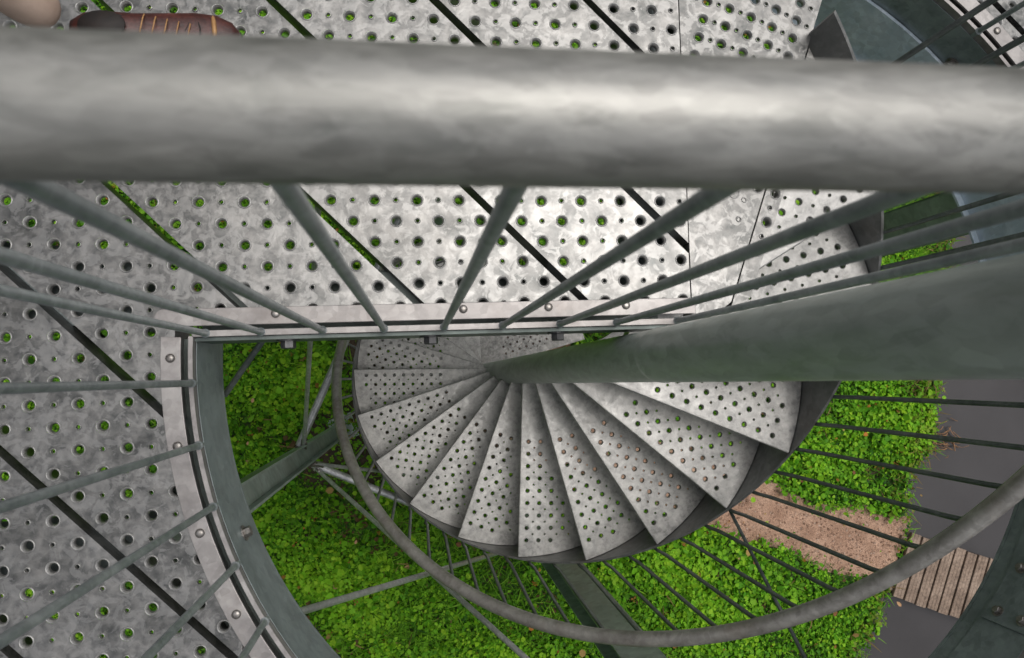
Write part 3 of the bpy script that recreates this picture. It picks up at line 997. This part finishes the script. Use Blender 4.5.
# ------------------------------------------------------------------ posts and braces
POSTS = {'A': (-.985, -.418), 'B': (.365, -1.103), 'D': (1.23, .473), 'C': (-.33, 1.13)}
PLAB = {'A': 'steel post between the perforated planks and the curved stair handrail, with braces bolted on',
        'B': 'wide grey steel post running out below the front of the spiral stair',
        'D': 'steel post showing its green-tinted flank between two railing bars beside the column',
        'C': 'steel post under the platform planks near the far end of the landing'}
for nme, p in POSTS.items():
    d = Vector(p) - RC; d.normalize(); n_ = Vector((-d.y, d.x))
    mb = MB()
    zt = ZP - .198; zc, hz = zt / 2, zt / 2
    hd_, hw_ = (.066, .070)
    if nme == 'A':                                        # turned a quarter: its web faces the stair
        d, n_ = n_, d; hd_, hw_ = .041, .045
    for sgn in (-1, 1):                                   # flanges
        q = Vector(p) + d * sgn * hd_
        mb.box((q.x, q.y, zc), (d.x * .004, d.y * .004, 0), (n_.x * hw_, n_.y * hw_, 0), (0, 0, hz))
    mb.box((p[0], p[1], zc), (d.x * (hd_ - .005), d.y * (hd_ - .005), 0), (n_.x * .0032, n_.y * .0032, 0), (0, 0, hz - .001))
    mb.box((p[0], p[1], .008), (d.x * .09, d.y * .09, 0), (n_.x * .09, n_.y * .09, 0), (0, 0, .006))
    o = mb.build('support_post', M['post'])
    tag(o, PLAB[nme], 'post', 'steel posts carrying the ring')

def rod(a, b, r, label, mat='rod', ends=True, name='brace_rod', tb=False):
    a, b = Vector(a), Vector(b)
    e = empty(name, a, label, 'brace rod' if name == 'brace_rod' else 'strut', 'braces of the tower')
    d = (b - a).normalized()
    mb = MB(); mb.tube([a, b], r, 12)
    mb.build('bar', M[mat], e)
    if ends:
        for p, s in ((a, 1), (b, -1)):
            mb = MB()
            u = d.orthogonal().normalized(); w = d.cross(u)
            mb.box(p + d * s * .02, d * .035, u * .0035, w * .016)
            mb.tube([p + d * s * .004 - u * .014, p + d * s * .004 + u * .014], .008, 8)
            mb.build('end_fitting', M['bolt'], e)
    return e
Ax, Ay = POSTS['A']; Bx, By = POSTS['B']; Cx, Cy = POSTS['C']
zn = 1.77
rod((-1.00, -.368, zn + .02), (Cx - .03, Cy - .08, 2.23), .018, 'thick pale tube from the left steel post up under the straight platform edge', name='brace_tube')
rod((-.975, -.37, zn + .04), (-.675, .62, 3.52), .0095, 'thin pale rod rising almost straight beside the thick tube left of the stair')
rod((-.938, -.460, zn), (Bx - .08, By + .03, 1.25), .018, 'thick pale tube from the left post down beneath the curved stair handrail', name='brace_tube')
rod((-.930, -.455, zn + .03), (-.059, -.699, .85), .0095, 'thin rod just above the thick tube at the left post, ending behind the treads')
rod((-.930, -.480, zn - .02), (Bx - .08, By - .02, 3.60), .0095, 'long thin rod from the left post running beneath the curved handrail to the front')
rod((-.897, -.60, 3.60), (Bx - .07, By + .04, .89), .0105, 'grey green rod from under the platform to beneath the lowest stair edge')
rod((-.879, -.087, 3.53), (-.751, .062, 3.66), .0068, 'short dark rod across the corner between ring beam and straight edge beam', mat='stairbar', ends=False)
px, py = pol(.815, th(8.02))
rod((px, py, zk(8) - .02), (.632, -.987, ZP - .28), .0058, 'dark slanting rod from a tread corner across the gravel path to the ring', mat='stairbar', ends=False)

# ------------------------------------------------------------------ person on the platform (only shoes and trouser hem come into the picture)
def skinned(name, verts, edges, radii, mat, parent=None, sub=2, root=0):
    me = bpy.data.meshes.new(name)
    me.from_pydata(verts, edges, [])
    o = bpy.data.objects.new(name, me); C.objects.link(o)
    sk = o.modifiers.new('skin', 'SKIN')
    lay = me.skin_vertices[0] if me.skin_vertices else None
    if lay is None:
        return o
    for i, r in enumerate(radii):
        lay.data[i].radius = r if isinstance(r, tuple) else (r, r)
        lay.data[i].use_root = (i == root)
    ss = o.modifiers.new('sub', 'SUBSURF'); ss.levels = sub; ss.render_levels = sub
    me.materials.append(mat)
    for p in me.polygons: p.use_smooth = True
    sk.use_smooth_shade = True
    if parent is not None:
        o.parent = parent
        o.matrix_parent_inverse = Matrix.Translation(-Vector(parent.location))
    return o

def loft(mb, secs, n=24):
    """closed sections [(centre, half-width vector, half-height vector, power)] joined into a skin"""
    vs = []
    for c, a, b, pw in secs:
        c, a, b = Vector(c), Vector(a), Vector(b)
        for k in range(n):
            t = 2 * math.pi * k / n
            x, y = math.cos(t), math.sin(t)
            x = math.copysign(abs(x) ** pw, x); y = math.copysign(abs(y) ** pw, y)
            vs.append(c + a * x + b * y)
    m_ = len(secs)
    fs = [(i * n + k, i * n + (k + 1) % n, (i + 1) * n + (k + 1) % n, (i + 1) * n + k) for i in range(m_ - 1) for k in range(n)]
    fs += [tuple(reversed(range(n))), tuple((m_ - 1) * n + k for k in range(n))]
    mb.add(vs, fs, True)

pe = empty('person', (-1.02, .68, ZP), 'person in beige trousers and brown leather shoes standing on the planks behind the handrail', 'person')
def shoe(ox, oy, yaw, mats, name='shoe'):
    def W(x, y, z):
        return (ox + x * math.cos(yaw) - y * math.sin(yaw), oy + x * math.sin(yaw) + y * math.cos(yaw), ZP + .002 + z)
    def D(x, y, z=0):
        return (x * math.cos(yaw) - y * math.sin(yaw), x * math.sin(yaw) + y * math.cos(yaw), z)
    mb = MB()
    prof = [(-.135, .018, .036), (-.128, .030, .060), (-.10, .036, .078), (-.06, .036, .082), (-.02, .037, .070), (.03, .042, .058), (.08, .046, .048), (.115, .043, .040), (.140, .032, .032), (.152, .016, .026)]
    loft(mb, [(W(x, 0, .012 + h / 2), D(0, w), (0, 0, h / 2), .75) for x, w, h in prof], 28)
    up = mb.build(name, mats[0], pe)
    mb = MB()
    loft(mb, [(W(x, 0, .008), D(0, w + .004), (0, 0, .008), .4) for x, w, h in prof], 28)
    mb.build('sole', mats[1], up)
    mb = MB()
    for k in range(5):
        x = -.008 + k * .018
        zz = .012 + .076 - k * .0065
        mb.tube([W(x, -.030, zz - .018), W(x + .004, -.012, zz + .002), W(x + .010, .012, zz + .002), W(x + .006, .030, zz - .018)], .0013, 6)
    mb.build('laces', M['strap'], up)
    mb = MB()
    xs = .112
    pts = [W(xs + .012 * math.cos(a) - .010, .0455 * math.sin(a), .012 + .0405 * max(0, math.cos(a) * .9 + .1) + .004) for a in np.linspace(-1.45, 1.45, 15)]
    mb.tube(pts, .0042, 8)
    mb.build('toe_trim', M['strap'], up)
    mb = MB()                                             # seams and creases of the upper
    for xs2, hh2, ww2 in ((.066, .0505, .0445), (.052, .054, .0435), (.083, .0475, .0460)):
        mb.tube([W(xs2 + .007 * math.sin(3.1 * t + xs2 * 90) * math.cos(t), ww2 * math.sin(t) * .97, .011 + hh2 / 2 + hh2 / 2 * max(-.2, math.cos(t)) + .0006) for t in np.linspace(-1.2, 1.2, 13)], .0013, 6)
    for sd in (-1, 1):
        mb.tube([W(x, sd * (w_ + .0004), .012 + h_ * .42) for x, w_, h_ in prof[1:-1]], .0014, 6)
        mb.tube([W(-.05 + .012 * i, sd * (.022 - .0012 * i), .012 + .0795 - .0062 * i - .001 * abs(i - 3)) for i in range(8)], .0016, 6)
    mb.build('seam', M['dark_leather'], up)
    mb = MB()
    loft(mb, [(W(-.066, 0, .0925), D(.040, 0), D(0, .026), 1.0), (W(-.066, 0, .0945), D(.039, 0), D(0, .025), 1.0)], 20)
    mb.build('opening_shade', M['dark_leather'], up)  # near-black disc standing in for the shade inside the shoe opening
shoe(-.940, .578, R(5), (M['leather'], M['dark_leather']))
shoe(-1.36, .700, R(14), (M['leather'], M['dark_leather']))
F1 = Vector((-1.075, .568, ZP + .085)); F2 = Vector((-1.425, .690, ZP + .10))
hipc = Vector((-1.24, .74, ZP + .90))
vs = [hipc, hipc + Vector((.085, -.01, -.05)), (F1 + hipc) / 2 + Vector((-.03, -.05, 0)), F1 + Vector((0, .0, .02)),
      hipc + Vector((-.085, .01, -.05)), (F2 + hipc) / 2 + Vector((-.02, -.04, 0)), F2 + Vector((.0, .01, .02))]
skinned('trousers', vs, [(0, 1), (1, 2), (2, 3), (0, 4), (4, 5), (5, 6)], [(.13, .10), .085, .060, .042, .085, .060, .046], M['cloth'], pe)
ch_ = hipc + Vector((.03, -.04, .46)); nk = ch_ + Vector((.03, -.05, .13)); hd = nk + Vector((.03, -.05, .15))
vs = [hipc, hipc + Vector((.01, -.01, .2)), ch_, nk]
ed = [(0, 1), (1, 2), (2, 3)]
rad = [(.15, .11), (.15, .11), (.16, .12), .06]
for s in (-1, 1):
    sh_ = ch_ + Vector((s * .17, .03 * s, .05))
    i0 = len(vs)
    vs += [sh_, sh_ + Vector((s * .06, .02, -.28)), hipc + Vector((s * .16, -.10, .10))]
    ed += [(2, i0), (i0, i0 + 1), (i0 + 1, i0 + 2)]
    rad += [.065, .050, .048]
skinned('jacket', vs, ed, rad, M['jacket'], pe)
vs = [nk - Vector((0, 0, .03)), nk + Vector((.012, -.02, .05)), hd - Vector((0, 0, .04)), hd + Vector((.005, -.01, .04)), hd + Vector((.0, .0, .085)), hd + Vector((.05, -.085, -.03))]
skinned('body', vs, [(0, 1), (1, 2), (2, 3), (3, 4), (2, 5)], [.050, .050, (.075, .085), (.078, .09), .05, .014], M['skin'], pe)
vs = [hd + Vector((-.02, .03, .0)), hd + Vector((-.01, .02, .07)), hd + Vector((.01, -.03, .085))]
skinned('hair', vs, [(0, 1), (1, 2)], [(.075, .08), (.07, .085), (.06, .05)], M['hair'], pe)

# ------------------------------------------------------------------ light, sky, camera
w = bpy.data.worlds.new('World'); sc.world = w
w.use_nodes = True
nt = w.node_tree
sky = nt.nodes.new('ShaderNodeTexSky')
sky.sky_type = 'NISHITA'; sky.sun_disc = False
SUN_EL, SUN_AZ = R(73), R(38)          # azimuth measured from +X towards +Y
sky.sun_elevation = SUN_EL
sky.sun_rotation = math.pi / 2 - SUN_AZ
sky.air_density = 1.0; sky.dust_density = 4.0
hsv = nt.nodes.new('ShaderNodeHueSaturation')
hsv.inputs['Saturation'].default_value = .25
nt.links.new(sky.outputs[0], hsv.inputs['Color'])
bg = nt.nodes['Background']
nt.links.new(hsv.outputs[0], bg.inputs['Color'])
bg.inputs['Strength'].default_value = .142
sun = bpy.data.lights.new('sun', 'SUN'); sun.energy = 1.5; sun.angle = R(44); sun.color = (1, .96, .91)
so = bpy.data.objects.new('sun', sun); C.objects.link(so)
dv = Vector((math.cos(SUN_EL) * math.cos(SUN_AZ), math.cos(SUN_EL) * math.sin(SUN_AZ), math.sin(SUN_EL)))
so.rotation_euler = dv.to_track_quat('Z', 'Y').to_euler()
so.location = dv * 20

cam = bpy.data.cameras.new('camera'); co = bpy.data.objects.new('camera', cam); C.objects.link(co)
co.location = (-.4479, -.0467, 5.15)
fw = Vector((.13567901, .07010527, -.98826943)); up = Vector((-.00953527, .9975396, .06945378))
rt = fw.cross(up)
co.matrix_world = Matrix.Translation(co.location) @ Matrix((rt, up, -fw)).transposed().to_4x4()
cam.sensor_width = 36; cam.lens = 683 / 1024 * 36
cam.clip_start = .02; cam.clip_end = 500
cam.dof.use_dof = True; cam.dof.focus_distance = 2.4; cam.dof.aperture_fstop = 9
sc.camera = co
sc.view_settings.view_transform = 'Standard'
try: sc.view_settings.look = 'None'
except Exception: pass
sc.view_settings.exposure = 0
